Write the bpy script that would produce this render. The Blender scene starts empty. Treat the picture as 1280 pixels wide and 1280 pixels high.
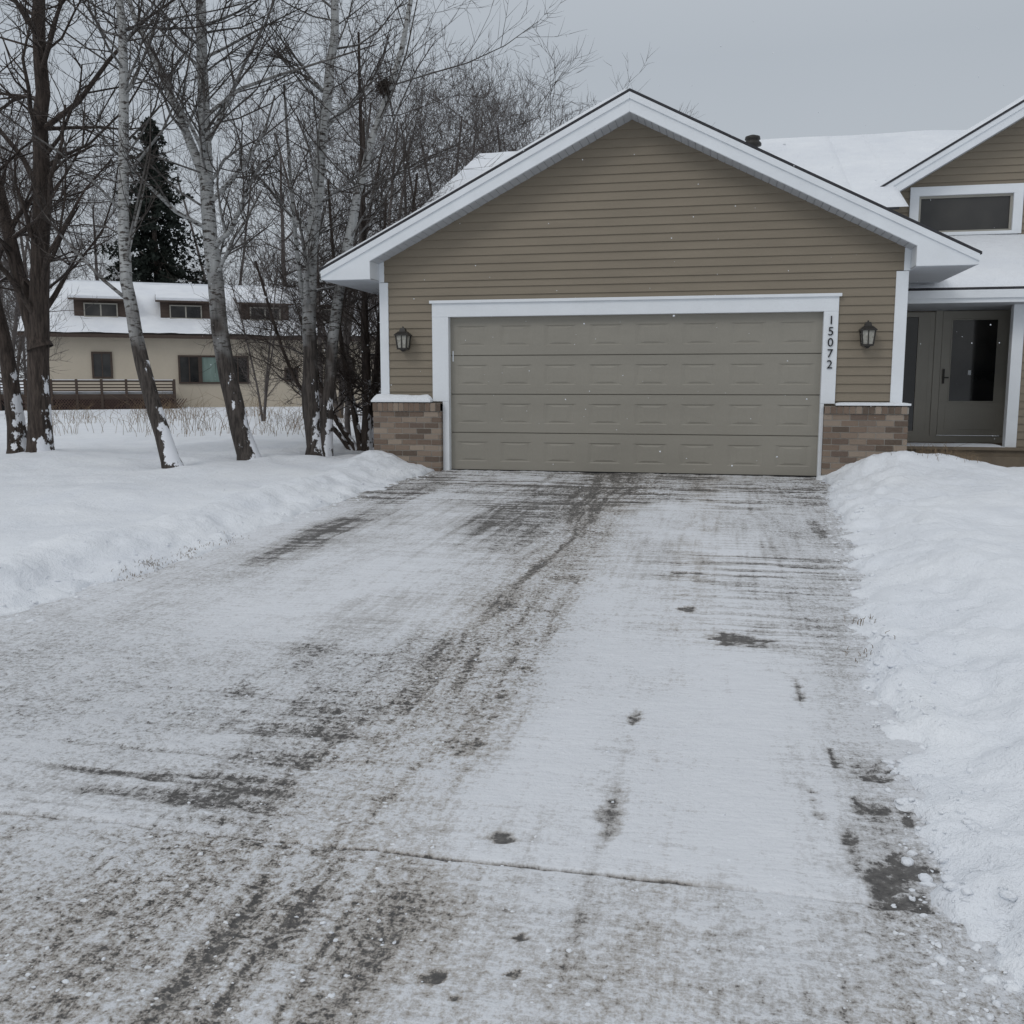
import bpy, math, random
import numpy as np
random.seed(7); rs=np.random.RandomState(11)
scene=bpy.context.scene
D=12.84
# ------------------------------------------------------------ helpers
def link(o): scene.collection.objects.link(o); return o
def empty(name,loc=(0,0,0)):
    e=bpy.data.objects.new(name,None); e.location=loc; e.empty_display_size=.3; return link(e)
def mesh_obj(name,verts,faces,mats,parent=None,smooth=False,midx=None,attrs=None):
    me=bpy.data.meshes.new(name)
    me.from_pydata([tuple(v) for v in verts],[],[tuple(f) for f in faces]); 
    if not isinstance(mats,(list,tuple)): mats=[mats]
    for m in mats: me.materials.append(m)
    if midx is not None: me.polygons.foreach_set('material_index',midx)
    if smooth: me.polygons.foreach_set('use_smooth',[True]*len(me.polygons))
    if attrs:
        for k,v in attrs.items():
            a=me.attributes.new(k,'FLOAT','POINT'); a.data.foreach_set('value',np.asarray(v,dtype=np.float32))
    me.update()
    o=bpy.data.objects.new(name,me)
    if parent: o.parent=parent
    return link(o)
class MB:
    def __init__(s): s.v=[];s.f=[];s.m=[];s.a=[]
    def poly(s,pts,m=0,a=0.):
        b=len(s.v); s.v+= [tuple(p) for p in pts]; s.a+=[a]*len(pts); s.f.append(tuple(range(b,b+len(pts)))); s.m.append(m)
    def box(s,x0,x1,y0,y1,z0,z1,m=0,a=0.):
        b=len(s.v); s.v+=[(x,y,z) for z in (z0,z1) for y in (y0,y1) for x in (x0,x1)]; s.a+=[a]*8
        for f in ((0,2,3,1),(4,5,7,6),(0,1,5,4),(1,3,7,5),(3,2,6,7),(2,0,4,6)):
            s.f.append(tuple(b+i for i in f)); s.m.append(m)
    def prism(s,prof,y0,y1,m=0,a=0.,axis='y'):
        n=len(prof); b=len(s.v)
        for yy in (y0,y1):
            for p in prof: s.v.append((p[0],yy,p[1]) if axis=='y' else (yy,p[0],p[1])); s.a.append(a)
        s.f.append(tuple(b+i for i in range(n))); s.f.append(tuple(b+n+i for i in reversed(range(n)))); s.m+=[m,m]
        for i in range(n):
            j=(i+1)%n; s.f.append((b+i,b+n+i,b+n+j,b+j)); s.m.append(m)
    def obj(s,name,mats,parent=None,smooth=False,bevel=0,rnd=False):
        o=mesh_obj(name,s.v,s.f,mats,parent,smooth,s.m,{'rnd':s.a} if rnd else None)
        import bmesh
        bm=bmesh.new(); bm.from_mesh(o.data); bmesh.ops.recalc_face_normals(bm,faces=bm.faces); bm.to_mesh(o.data); bm.free()
        if bevel:
            md=o.modifiers.new('bev','BEVEL'); md.width=bevel; md.segments=2; md.limit_method='ANGLE'
        return o
TAB=rs.rand(256,256)
def vn(x,y,seed=0):
    x=np.asarray(x,float)+seed*17.13; y=np.asarray(y,float)+seed*31.7
    xi=np.floor(x).astype(int); yi=np.floor(y).astype(int); fx=x-xi; fy=y-yi
    fx=fx*fx*(3-2*fx); fy=fy*fy*(3-2*fy)
    g=lambda a,b: TAB[a%256,b%256]
    return (g(xi,yi)*(1-fx)+g(xi+1,yi)*fx)*(1-fy)+(g(xi,yi+1)*(1-fx)+g(xi+1,yi+1)*fx)*fy
def fbm(x,y,seed=0,oc=4):
    s=0;a=.5;t=0
    for i in range(oc):
        s=s+a*vn(x*2**i,y*2**i,seed+i*3); t+=a; a*=.55
    return s/t
def sm(t): t=np.clip(t,0,1); return t*t*(3-2*t)
# ------------------------------------------------------------ materials
class NT:
    def __init__(s,name):
        s.m=bpy.data.materials.new(name); s.m.use_nodes=True; s.t=s.m.node_tree; s.b=s.t.nodes['Principled BSDF']; s.b.inputs['Roughness'].default_value=.8
        s.b.inputs['Specular IOR Level'].default_value=.3
    def n(s,ty,**k):
        n=s.t.nodes.new(ty)
        for a,v in k.items(): setattr(n,a,v)
        return n
    def l(s,a,b): s.t.links.new(a,b)
    def coord(s,scale=(1,1,1)):
        tc=s.n('ShaderNodeTexCoord'); mp=s.n('ShaderNodeMapping'); mp.inputs['Scale'].default_value=scale; s.l(tc.outputs['Object'],mp.inputs[0]); return mp.outputs[0]
    def noise(s,sc,det=4,rough=.6,scale=(1,1,1)):
        n=s.n('ShaderNodeTexNoise'); n.inputs['Scale'].default_value=sc; n.inputs['Detail'].default_value=det; n.inputs['Roughness'].default_value=rough
        s.l(s.coord(scale),n.inputs['Vector']); return n.outputs['Fac']
    def math(s,op,a,b=None,c=None,clamp=False):
        n=s.n('ShaderNodeMath',operation=op); n.use_clamp=clamp
        for i,v in enumerate((a,b,c)):
            if v is None: continue
            if isinstance(v,(int,float)): n.inputs[i].default_value=v
            else: s.l(v,n.inputs[i])
        return n.outputs[0]
    def ramp(s,fac,stops,interp='LINEAR'):
        n=s.n('ShaderNodeValToRGB'); cr=n.color_ramp; cr.interpolation=interp
        while len(cr.elements)<len(stops): cr.elements.new(.5)
        for e,(p,c) in zip(cr.elements,stops): e.position=p; e.color=(c[0],c[1],c[2],1) if not isinstance(c,(int,float)) else (c,c,c,1)
        s.l(fac,n.inputs[0]); return n.outputs[0]
    def mix(s,fac,a,b,mode='MIX'):
        n=s.n('ShaderNodeMix',data_type='RGBA',blend_type=mode)
        for i,v in ((0,fac),(6,a),(7,b)):
            if isinstance(v,(int,float)): n.inputs[i].default_value=v
            elif isinstance(v,tuple): n.inputs[i].default_value=(v[0],v[1],v[2],1)
            else: s.l(v,n.inputs[i])
        return n.outputs[2]
    def attr(s,name): n=s.n('ShaderNodeAttribute'); n.attribute_name=name; return n.outputs['Fac']
    def bump(s,h,dist=.01,st=1.):
        n=s.n('ShaderNodeBump'); n.inputs['Distance'].default_value=dist; n.inputs['Strength'].default_value=st; s.l(h,n.inputs['Height']); s.l(n.outputs[0],s.b.inputs['Normal'])
    def col(s,c):
        if isinstance(c,tuple): s.b.inputs['Base Color'].default_value=(c[0],c[1],c[2],1)
        else: s.l(c,s.b.inputs['Base Color'])
    def rough(s,v):
        if isinstance(v,(int,float)): s.b.inputs['Roughness'].default_value=v
        else: s.l(v,s.b.inputs['Roughness'])
def painted(name,c,r=.6,var=.12,sc=3.,bump=.0006,streak=(1,1,1)):
    n=NT(name); a=n.noise(sc,4,.65,streak); b=n.noise(sc*22,2)
    f=n.math('ADD',n.math('MULTIPLY',a,.75),n.math('MULTIPLY',b,.25))
    n.col(n.ramp(f,[(.3,tuple(x*(1-var) for x in c)),(.7,tuple(min(1,x*(1+var)) for x in c))])); n.rough(r); n.bump(b,bump*4,.4); return n.m
def simple(name,c,var=.25,sc=2.):
    n=NT(name); a=n.noise(sc,1,.5); n.col(n.ramp(a,[(.3,tuple(x*(1-var) for x in c)),(.7,tuple(x*(1+var) for x in c))])); n.rough(.9); n.b.inputs['Specular IOR Level'].default_value=0.; return n.m
M={}
M['siding']=painted('siding_tan',(.235,.20,.152),.62,.09,2.2,streak=(.5,1,3))
M['door']=painted('garage_door_paint',(.285,.268,.23),.5,.08,1.6,streak=(.4,1,1.5))
M['white']=painted('white_trim',(.76,.79,.82),.5,.05,2.5)
M['soffit']=painted('soffit_vinyl',(.50,.52,.55),.6,.05,2.)
M['fdoor']=painted('storm_door_paint',(.34,.325,.285),.45,.05,3)
M['bronze']=painted('dark_bronze',(.03,.027,.024),.4,.3,20)
M['black']=painted('black_number',(.012,.012,.014),.5,.1,20)
M['brown']=painted('brown_wood',(.075,.055,.045),.8,.25,4,streak=(1,1,6))
M['beige']=painted('beige_stucco',(.54,.48,.39),.85,.08,.6)
M['shingle']=painted('shingle',(.045,.045,.05),.9,.4,18)
M['mortar']=painted('mortar',(.30,.28,.25),.95,.15,12)
M['gasket_and_shade']=painted('rubber_gasket_and_shade',(.02,.02,.02),.8,.1,12)  # black of the door seal, also the painted shade under the deck
M['stepwood']=painted('step_tan',(.19,.155,.115),.8,.2,5)
M['lattice']=painted('lattice_redbrown',(.10,.065,.055),.85,.2,5)
n=NT('window_glass'); a=n.noise(.9,3); n.col(n.ramp(a,[(.35,(.012,.013,.014)),(.7,(.05,.048,.045))])); n.rough(.06); n.b.inputs['Specular IOR Level'].default_value=.5; M['glass']=n.m
n=NT('curtain_glass'); a=n.noise(3,3,scale=(1,1,.2)); n.col(n.ramp(a,[(.35,(.14,.20,.18)),(.7,(.25,.33,.30))])); n.rough(.15); M['curtain']=n.m
n=NT('lamp_glass'); a=n.noise(30,3); n.col(n.ramp(a,[(.3,(.25,.24,.2)),(.7,(.45,.44,.4))])); n.rough(.1); M['lampglass']=n.m
n=NT('brick'); r=n.attr('rnd'); s1=n.noise(28,4,.7)
c=n.ramp(r,[(0,(.075,.053,.04)),(.25,(.155,.105,.078)),(.5,(.22,.165,.127)),(.75,(.31,.25,.20)),(1,(.11,.075,.06))])
c=n.mix(n.math('MULTIPLY',s1,.32),c,(.34,.29,.24)); n.col(c); n.rough(.9); n.bump(s1,.004,.6); M['brick']=n.m
def snow_mat(name,sc=1.):
    n=NT(name); a=n.noise(1.3*sc,3,.6); b=n.noise(12*sc,4,.72); c=n.noise(95,2)
    n.col(n.ramp(a,[(.3,(.75,.78,.825)),(.7,(.835,.86,.89))])); n.rough(.75)
    h=n.math('ADD',n.math('MULTIPLY',b,.9),n.math('MULTIPLY',c,.22)); n.bump(h,.040,.75)
    n.b.inputs['Specular IOR Level'].default_value=.2
    return n.m
M['snow']=snow_mat('snow')
n=NT('snowy_concrete')
cov=n.attr('cov'); spk=n.attr('spk'); brn=n.attr('brn')
f1=n.noise(38,5,.72); f2=n.noise(120,2,.7); f4=n.noise(70,3,.8,(1,.35,1)); f5=n.noise(11,5,.75,(.6,7,1)); f6=n.noise(7,5,.7,(6,.5,1)); f7=n.noise(3.2,5,.75)
fine=n.math('ADD',n.math('MULTIPLY',n.math('SUBTRACT',f1,.5),1.7),n.math('MULTIPLY',n.math('SUBTRACT',f2,.5),.8))
fine=n.math('ADD',fine,n.math('MULTIPLY',n.math('SUBTRACT',f4,.5),.6))
fine=n.math('MULTIPLY',fine,n.math('ADD',n.math('MULTIPLY',spk,1.15),.30))
st=n.math('ADD',n.math('MULTIPLY',n.math('SUBTRACT',f5,.5),.60),n.math('MULTIPLY',n.math('SUBTRACT',f6,.5),.46))
st=n.math('ADD',st,n.math('MULTIPLY',n.math('SUBTRACT',f7,.5),.75))
v=n.math('ADD',n.math('ADD',cov,fine),st)
conc=n.ramp(f1,[(.35,(.075,.072,.07)),(.65,(.165,.158,.15))])
slush=n.mix(brn,(.43,.435,.445),(.40,.37,.335))
c1=n.mix(n.ramp(v,[(.04,0),(.34,1)]),conc,slush)
c2=n.mix(n.ramp(v,[(.30,0),(.84,1)]),c1,n.ramp(f5,[(.3,(.69,.71,.745)),(.7,(.79,.81,.84))]))
n.col(c2); n.rough(n.ramp(cov,[(.1,.5),(.4,.8)]))
h=n.math('ADD',n.math('MULTIPLY',n.math('MULTIPLY',f1,n.math('ADD',spk,.45)),.9),n.math('MULTIPLY',f2,.2)); n.bump(h,.020,.8)
M['drive']=n.m
n=NT('walkway_concrete'); a=n.noise(2.5,5,.65,(1,2.5,1)); n.col(n.ramp(a,[(.42,(.12,.115,.11)),(.6,(.68,.70,.74))])); n.rough(.7); M['walk']=n.m
def bark(name,pale,dark,zs,thr):
    n=NT(name); rad=n.attr('rad'); tc=n.n('ShaderNodeTexCoord'); sp=n.n('ShaderNodeSeparateXYZ'); n.l(tc.outputs['Object'],sp.inputs[0]); z=sp.outputs[2]
    big=n.noise(2.2,2,.6); m1=n.noise(9,3,.7,(1,1,3.2)); furrow=n.noise(16,3,.7,(1.6,1.6,.25)); pat=n.noise(5,5,.65,(1,1,.7))
    pl=n.ramp(furrow,[(.3,tuple(x*.8 for x in pale)),(.7,tuple(min(1,x*1.15) for x in pale))])
    dk=n.ramp(furrow,[(.35,tuple(x*.55 for x in dark)),(.65,tuple(x*1.6 for x in dark))])
    k=n.math('ADD',z,n.math('MULTIPLY',n.math('SUBTRACT',big,.5),3.0))
    k=n.math('MULTIPLY',n.math('SUBTRACT',k,zs-.6),.8,clamp=True)
    marks=n.ramp(m1,[(thr-.05,0),(thr+.05,1)])
    k=n.math('MULTIPLY',k,marks)
    k=n.math('MULTIPLY',k,n.ramp(rad,[(.010,0),(.028,1)]))
    c=n.mix(k,dk,pl)
    g=n.n('ShaderNodeNewGeometry'); sn=n.n('ShaderNodeSeparateXYZ'); n.l(g.outputs['Normal'],sn.inputs[0])
    side=n.math('ADD',n.math('MULTIPLY',sn.outputs[0],.75),n.math('MULTIPLY',sn.outputs[1],-.12))
    lo=n.math('MULTIPLY',n.math('SUBTRACT',.7,z),.55)
    sw=n.math('ADD',n.math('ADD',side,lo),n.math('MULTIPLY',n.math('SUBTRACT',pat,.5),3.4))
    sw=n.ramp(sw,[(.66,0),(.76,1)])
    up=n.ramp(sn.outputs[2],[(.75,0),(.9,1)])
    zz=n.math('LESS_THAN',z,1.5); sw=n.math('MULTIPLY',sw,zz); sw=n.math('MAXIMUM',sw,n.math('MULTIPLY',up,n.ramp(rad,[(.01,0),(.03,1)])))
    c=n.mix(sw,c,(.78,.8,.84)); n.col(c); n.rough(.9); n.bump(furrow,.012,.7); return n.m
M['birch']=bark('aspen_bark',(.38,.385,.38),(.055,.047,.042),2.2,.44)
M['bark']=bark('dark_bark',(.10,.085,.075),(.050,.039,.033),9,.5)
M['farbark_hazed']=simple('far_bark_hazed',(.115,.103,.098))  # paler than the near dark bark: distance haze put into the colour
M['needle']=simple('conifer_needles',(.030,.036,.031),.4)
M['weed']=simple('dry_weed',(.22,.165,.11))

# ------------------------------------------------------------ terrain
def xl(y): return -3.86-.045*(12.-y)
def xr(y): return .60+.068*(y-2.25)
def zd(y): return np.where(y>D,0,.028*(np.maximum(y,-8)-D))
def ground(x,y):
    x=np.asarray(x,float); y=np.asarray(y,float)
    left=x<-1.3
    jag=(fbm(x*1.3,y*1.3,1)-.5)*np.where(left,.38,.50)+(fbm(x*7,y*7,2,4)-.5)*np.where(left,.24,.28)
    dl=xl(y)-x+jag; dr=x-xr(y)+jag*.8-.02
    dd=np.maximum(dl,dr)
    H=np.where(left,.13+.05*(fbm(x*.5,y*.35,5)-.5),.17+.12*(fbm(x*.7,y*.7,6)-.5))
    w=np.where(left,.8,1.1)
    prof=.36*np.clip(dd/.12,0,1)**.8+.64*sm(dd/w)
    prof=np.where(dd>0,prof,0)
    ridge=np.where(left,.10,.06)*np.exp(-((dd-.62)/.30)**2)*(.35+1.2*fbm(x*1.6,y*1.6,9))
    lump=(fbm(x*4.,y*4.,12,5)-.5)*np.where(left,.11,.16)*np.exp(-(np.maximum(dd-.45,0)/.6))
    und=(fbm(x*.9,y*.9,14,4)-.5)*.16*sm(dd/.8)+(fbm(x*2.6,y*2.6,16,5)-.5)*np.where(left,.05,.11)*sm(dd/.6)
    base=np.where(y<D,zd(y),0)
    far=sm((y-13)/20)*(-.02)
    z=base-.05+np.where(dd>0,.05+H*prof+ridge*prof+lump*np.clip(dd/.1,0,1)+und,0)+far*sm(dd/2)
    z=z+.18*np.exp(-((x-1.95)/.55)**2-((y-12.25)/.45)**2)*np.where(dd>0,1,0)
    z=z+.12*np.exp(-((x-2.75)/.5)**2-((y-12.3)/.5)**2)
    z=z+.10*np.exp(-((x+4.5)/.6)**2-((y-12.35)/.5)**2)*np.where(dd>0,1,0)
    z=z+.10*np.exp(-((x+9.3)/1.3)**2-((y-11.9)/1.0)**2)
    z=np.where((y>D-.02)&(x>-4.6)&(x<2.25),-.12,z)
    wk=sm((x-2.75+.25*(fbm(x*3,y*3,20)-.5))/.3)*sm((y-13.0+.3*(fbm(x*3,y*3,21)-.5))/.25)
    z=np.where(x>2.2,z*(1-wk)+(-.10)*wk,z)
    r=np.hypot(x,y-8); z=z+sm((r-55)/150)*(fbm(x*.012,y*.012,30)-.3)*2.0
    return z
def axis(segs,lo,hi):
    a=[]
    for s,e,st in segs: a+=list(np.arange(s,e,st))
    a.append(segs[-1][1]); p=a[-1]; st=segs[-1][2]*2
    while p<hi: p+=st; st*=1.35; a.append(p)
    p=a[0]; st=segs[0][2]*2; b=[]
    while p>lo: p-=st; st*=1.35; b.append(p)
    return np.array(b[::-1]+a)
def grid(name,xs,ys,zf,mat,attrs=None):
    X,Y=np.meshgrid(xs,ys); Z=zf(X,Y); nx,ny=len(xs),len(ys)
    V=np.stack([X.ravel(),Y.ravel(),Z.ravel()],1).astype(np.float32)
    i=np.arange(nx-1)[None,:]+np.arange(ny-1)[:,None]*nx; i=i.ravel()
    F=np.stack([i,i+1,i+1+nx,i+nx],1).astype(np.int32)
    me=bpy.data.meshes.new(name); me.vertices.add(len(V)); me.vertices.foreach_set('co',V.ravel())
    me.loops.add(F.size); me.loops.foreach_set('vertex_index',F.ravel()); me.polygons.add(len(F))
    me.polygons.foreach_set('loop_start',np.arange(0,F.size,4,dtype=np.int32)); me.polygons.foreach_set('use_smooth',np.ones(len(F),bool)); me.update(calc_edges=True); me.validate()
    me.materials.append(mat)
    if attrs:
        for k,fn in attrs.items():
            a=me.attributes.new(k,'FLOAT','POINT'); a.data.foreach_set('value',fn(X,Y).ravel().astype(np.float32))
    return link(bpy.data.objects.new(name,me))
xs=axis([(-13,-5,.08),(-5,3,.03),(3,5,.06)],-500,500); ys=axis([(1.2,6,.03),(6,14.6,.05)],-60,900)
grid('snowy_ground',xs,ys,ground,M['snow'])
def G(x,y,cx,cy,sx,sy): return np.exp(-((x-cx)/sx)**2-((y-cy)/sy)**2)
def band(x,c,w): return np.exp(-((x-c)/w)**2)
def cov(x,y):
    wx=x+(fbm(x*1.5,y*.6,40)-.5)*.35
    c=.86+(fbm(x*1.1,y*.5,41)-.5)*.75+(fbm(x*4,y*2.2,70,4)-.5)*.35
    longs=fbm(wx*16,y*.8,42,4); cross=fbm(x*1.6,y*22,43,4); fl=fbm(x*30,y*.9,44,4); fc=fbm(x*3,y*40,46,3)
    c=c-.55*np.clip(fl-.5,0,1)*(.4+vn(x*.8,y*.5,48)*1.2)-.4*np.clip(fc-.52,0,1)
    S=.95*band(wx,-1.25,.38)+.45*band(wx,-2.15,.18)*(y>3.5)+.7*band(wx,-.33,.06)*sm((4.8-y)/1)*sm((y-2.9)/.3)+.45*band(wx,-3.4,.3)*sm((y-6)/1)+.25*band(wx,-2.75,.12)+.3*band(wx,.42,.16)+.35*band(wx,-.12,.16)*sm((y-4.2)/1)
    c=c-S*(.10+1.5*np.clip(longs-.42,0,1)*1.2)
    c=c-.18*band(wx,-1.12,.16)*(np.sin(y*150+np.sin(x*60)*1.5)>.1)*vn(x*4,y*2,49)
    mott=.3+1.5*np.clip(cross-.38,0,1)+.9*np.clip(longs-.45,0,1)
    c=c-.95*G(wx,y,-3.42,8.2,.20,1.6)*mott
    c=c-.90*G(wx,y,-1.85,9.2,.45,1.6)*mott
    c=c-.55*G(x,y,-1.95,3.05,.45,.20)*mott*1.3-.50*G(x,y,-1.75,3.75,.30,.35)*mott*1.2
    c=c-.30*G(x,y,-2.0,4.9,.3,.6)*mott
    cs=.9*G(x,y,.35,7.1,.85,1.1)+1.1*sm((y-9.3)/1.5)+.6*G(x,y,.3,5.4,.5,.5)+.4*G(x,y,-1.9,3.3,.9,.6)+.10
    c=c-cs*np.clip(cross-.45,0,1)*2.6
    c=c-.26*sm((y-10.0)/1.6)*(.3+.7*vn(x*.9,y*2,47))
    c=c+.20*G(wx,y,-.70,4.8,.18,1.9)+.10*G(wx,y,.05,4.0,.22,1.3)+.12*G(x,y,-2.9,5.0,.45,1.0)+.10*G(x,y,-3.3,3.6,.6,.8)
    edge=(fbm(x*14,y*14,45,3)-.5); edge2=(fbm(x*26,y*60,51,3)-.5)
    def spot(cx,cy,sx,sy,a=1.): 
        q=((x-cx)/sx)**2+((y-cy)/sy)**2+edge*2.4+edge2*1.8
        return a*sm((1.25-q)/1.3)
    for s in ((.17,5.30,.17,.12,.9),(.04,5.35,.10,.10,.6),(-.16,5.90,.055,.07,.85),(-.24,6.92,.07,.06,.7),(-.12,6.93,.05,.04,.6),(-.67,2.89,.07,.03,.9),(-.48,2.37,.026,.018,1.2),(-.66,2.16,.022,.026,1.2),
              (-.47,2.21,.016,.018,1.),(-.59,2.10,.018,.015,1.),(.57,2.86,.11,.15,.85),(.50,2.80,.05,.12,.5),(.60,3.62,.08,.09,.7),(.55,3.34,.07,.07,.65),(.47,3.75,.018,.12,.9),(.37,3.35,.018,.13,.8),(.66,3.35,.02,.12,.8),
              (.40,4.5,.02,.2,.7),(-.32,4.05,.03,.12,.7),(-.32,3.1,.05,.22,.5),(-.9,4.6,.05,.06,.45),(-.95,4.2,.03,.05,.45),(-1.0,6.6,.25,.12,.4),(.12,3.65,.02,.03,.5),(-2.15,4.02,.12,.10,.4),(.45,3.05,.03,.15,.6),(.9,9.,.06,.5,.4),(-.95,3.6,.07,.16,.35),(-1.05,5.0,.03,.1,.5),(-1.0,4.75,.03,.06,.5)):
        c=c-spot(*s)
    c=c-.45*G(x,y,.56,3.1,.16,.7)*(.2+cross)
    jm=vn(x*3.3,0*y,50)
    c=c-.85*np.exp(-((y-2.73)/.008)**2)*np.where((x>-1.15)&(x<-.05),.2+.9*jm,.3*jm)
    c=c-.30*np.exp(-((x+.985)/.012)**2)*(y<2.73)+.2*np.exp(-((x+1.02)/.02)**2)*(y<2.73)
    c=c-.36*G(x,y,-.86,2.2,.12,.6)-.28*G(x,y,-1.9,2.2,.8,.3)-.25*G(x,y,.3,2.2,.5,.4)-.2*G(x,y,-.5,2.3,.3,.3)
    c=c-.12*np.exp(-((x-xr(y)+.12)/.14)**2)
    return np.clip(c,-.1,1.25)
def spk(x,y):
    wx=x+(fbm(x*1.5,y*.6,40)-.5)*.35
    s=.46+.8*band(wx,-1.25,.45)+.55*sm((-1.2-x)/.5)*sm((6-y)/2.5)+.5*(y<2.73)+.3*sm((y-9)/2)+.3*sm((x-.35)/.2)
    s=s*(.45+.95*vn(x*1.1,y*1.1,60))-.24*G(x,y,-.68,4.6,.2,1.8)-.1*G(x,y,.05,4.2,.25,1.2)
    return np.clip(s,.05,1.2)
def brn(x,y):
    wx=x+(fbm(x*1.5,y*.6,40)-.5)*.35
    return np.clip(.3+.75*band(wx,-1.15,.45)+.6*(y<2.73)*vn(x*2,y*2,61)+.3*sm((y-9)/3)+.5*band(wx,-.12,.2),0,1)
def zdrv(x,y):
    c=cov(x,y); return zd(y)+.010*np.clip(c,0,1)+.022*(fbm(x*13,y*13,63,4)-.5)*spk(x,y)+.010*(fbm(x*2,y*1.3,64)-.5)-.006*np.exp(-((y-2.73)/.010)**2)
xs=np.arange(-5.2,1.9,.018); ys=np.unique(np.concatenate([np.arange(-3,1.6,.1),np.arange(1.6,6,.014),np.arange(6,D+.12,.028),np.arange(2.70,2.76,.005)]))
grid('driveway',xs,ys,zdrv,M['drive'],{'cov':cov,'spk':spk,'brn':brn})
w=MB(); w.box(2.3,9,13.0,14.68,-.3,.02); w.obj('walkway',M['walk'])
import bmesh
bm=bmesh.new(); bmesh.ops.create_icosphere(bm,subdivisions=2,radius=1); IV=np.array([v.co[:] for v in bm.verts]); IF=np.array([[v.index for v in f.verts] for f in bm.faces]); bm.free()
def scatter(name,pts,rads,mat,sq=.6,irr=.22):
    V=[];F=[]
    for k,(p,r) in enumerate(zip(pts,rads)):
        ax=rs.normal(0,1,(3,3)); dsp=1+irr*np.sin(IV@ax[0]*2+k)+irr*.8*np.sin(IV@ax[1]*3.1+k*2)+irr*.5*rs.uniform(-1,1,len(IV))
        q=IV*dsp[:,None]*r*np.array([rs.uniform(.7,1.4),rs.uniform(.7,1.4),sq]); V.append(q+np.array(p)); F.append(IF+k*len(IV))
    return mesh_obj(name,np.concatenate(V),np.concatenate(F).tolist(),mat,smooth=True)
pts=[];rd=[]
for i in range(2800):
    t=rs.rand()
    if t<.22: y=rs.uniform(1.9,12.4); x=xl(y)+rs.normal(-.1,.16)
    elif t<.56: y=1.9+10*rs.rand()**1.6; x=xr(y)+abs(rs.normal(.0,.20))-.06
    elif t<.82: y=1.9+7*rs.rand()**1.4; x=-1.25+rs.normal(0,.34)
    elif t<.92: y=rs.uniform(1.9,2.9); x=rs.uniform(-2,.6)
    else: y=rs.uniform(2,6); x=rs.uniform(-3.8,.9)
    r=(.004+.018*rs.rand()**4) if t<.56 else (.002+.006*rs.rand()**3)
    pts.append((x,y,0)); rd.append(r)
P=np.array(pts); zt=np.maximum(ground(P[:,0],P[:,1]),zdrv(P[:,0],P[:,1])); P[:,2]=zt-np.array(rd)*.1
scatter('snow_clumps',P,rd,M['snow'])

# ------------------------------------------------------------ house
house=empty('suburban_house')
EXP=.108
def siding(mb,xlf,xrf,z0,z1,Y,first=None):
    z=z0 if first is None else first
    while z<z1-1e-4:
        zb=max(z,z0); zt=min(z+EXP,z1)
        a,b,c,d=xlf(zb),xrf(zb),xrf(zt),xlf(zt)
        if b-a>.02:
            if c<d: c=d=(c+d)/2
            mb.poly([(a,Y-.020,zb),(b,Y-.020,zb),(c,Y-.003,zt),(d,Y-.003,zt)])
            mb.poly([(a,Y,zb),(b,Y,zb),(b,Y-.020,zb),(a,Y-.020,zb)])
        z+=EXP
apx=-1.185; sl=.5
s=MB()
c0=lambda v:(lambda z:v)
siding(s,c0(-4.50),c0(-3.84),.98,2.58,D,.98)
siding(s,c0(1.42),c0(2.10),.95,2.58,D,.98)
siding(s,c0(-3.84),c0(1.42),2.30,2.58,D,.98+EXP*12)
siding(s,lambda z:apx-(4.62-z)/sl if z>2.9 else -4.56,lambda z:apx+(4.62-z)/sl if z>2.9 else 2.20,2.58,4.62,D,2.58)
s.obj('garage_siding',M['siding'],house)
s=MB()
s.box(-4.56,-3.66,D+.002,D+.2,0,2.58); s.box(1.30,2.2,D+.002,D+.2,0,2.58); s.box(-4.56,2.2,D+.002,D+.2,2.13,2.58)
s.prism([(-4.56,2.58),(2.2,2.58),(2.2,2.93),(apx,4.62),(-4.56,2.93)],D+.002,D+.2)
s.box(-4.56,-4.4,D+.2,26,0,2.9); s.box(2.05,2.2,D+.2,15.99,0,2.9)
s.prism([(14.2,2.8),(26,2.8),(20,5.55)],-4.56,-4.40,axis='x')
s.obj('side_walls',M['siding'],house)
t=MB()
t.box(-3.86,-3.63,D-.045,D+.10,.955,2.095); t.box(-3.72,-3.63,D-.042,D+.10,0,.955)
t.box(1.255,1.43,D-.045,D+.10,.945,2.095); t.box(1.255,1.30,D-.042,D+.10,0,.945)
t.box(-3.86,1.43,D-.047,D+.10,2.095,2.30); t.box(-3.89,1.46,D-.075,D-.0475,2.275,2.315)
t.box(-4.615,-4.49,D-.03,D-.004,.985,2.57); t.box(-4.615,-4.585,D-.004,D+.1,.985,2.57)
t.box(2.09,2.235,D-.03,D-.004,.955,2.57); t.box(2.205,2.235,D-.004,D+.1,.955,2.57)
t.obj('door_and_corner_trim',M['white'],house,bevel=.004)
g=MB(); Yd=D+.06
n_sec=4; hs=2.10/n_sec; x0,x1=-3.63,1.255
g.box(x0,x1,Yd+.03,Yd+.05,0.0,2.11)
ncol=8; cw=(x1-x0)/ncol
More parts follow.
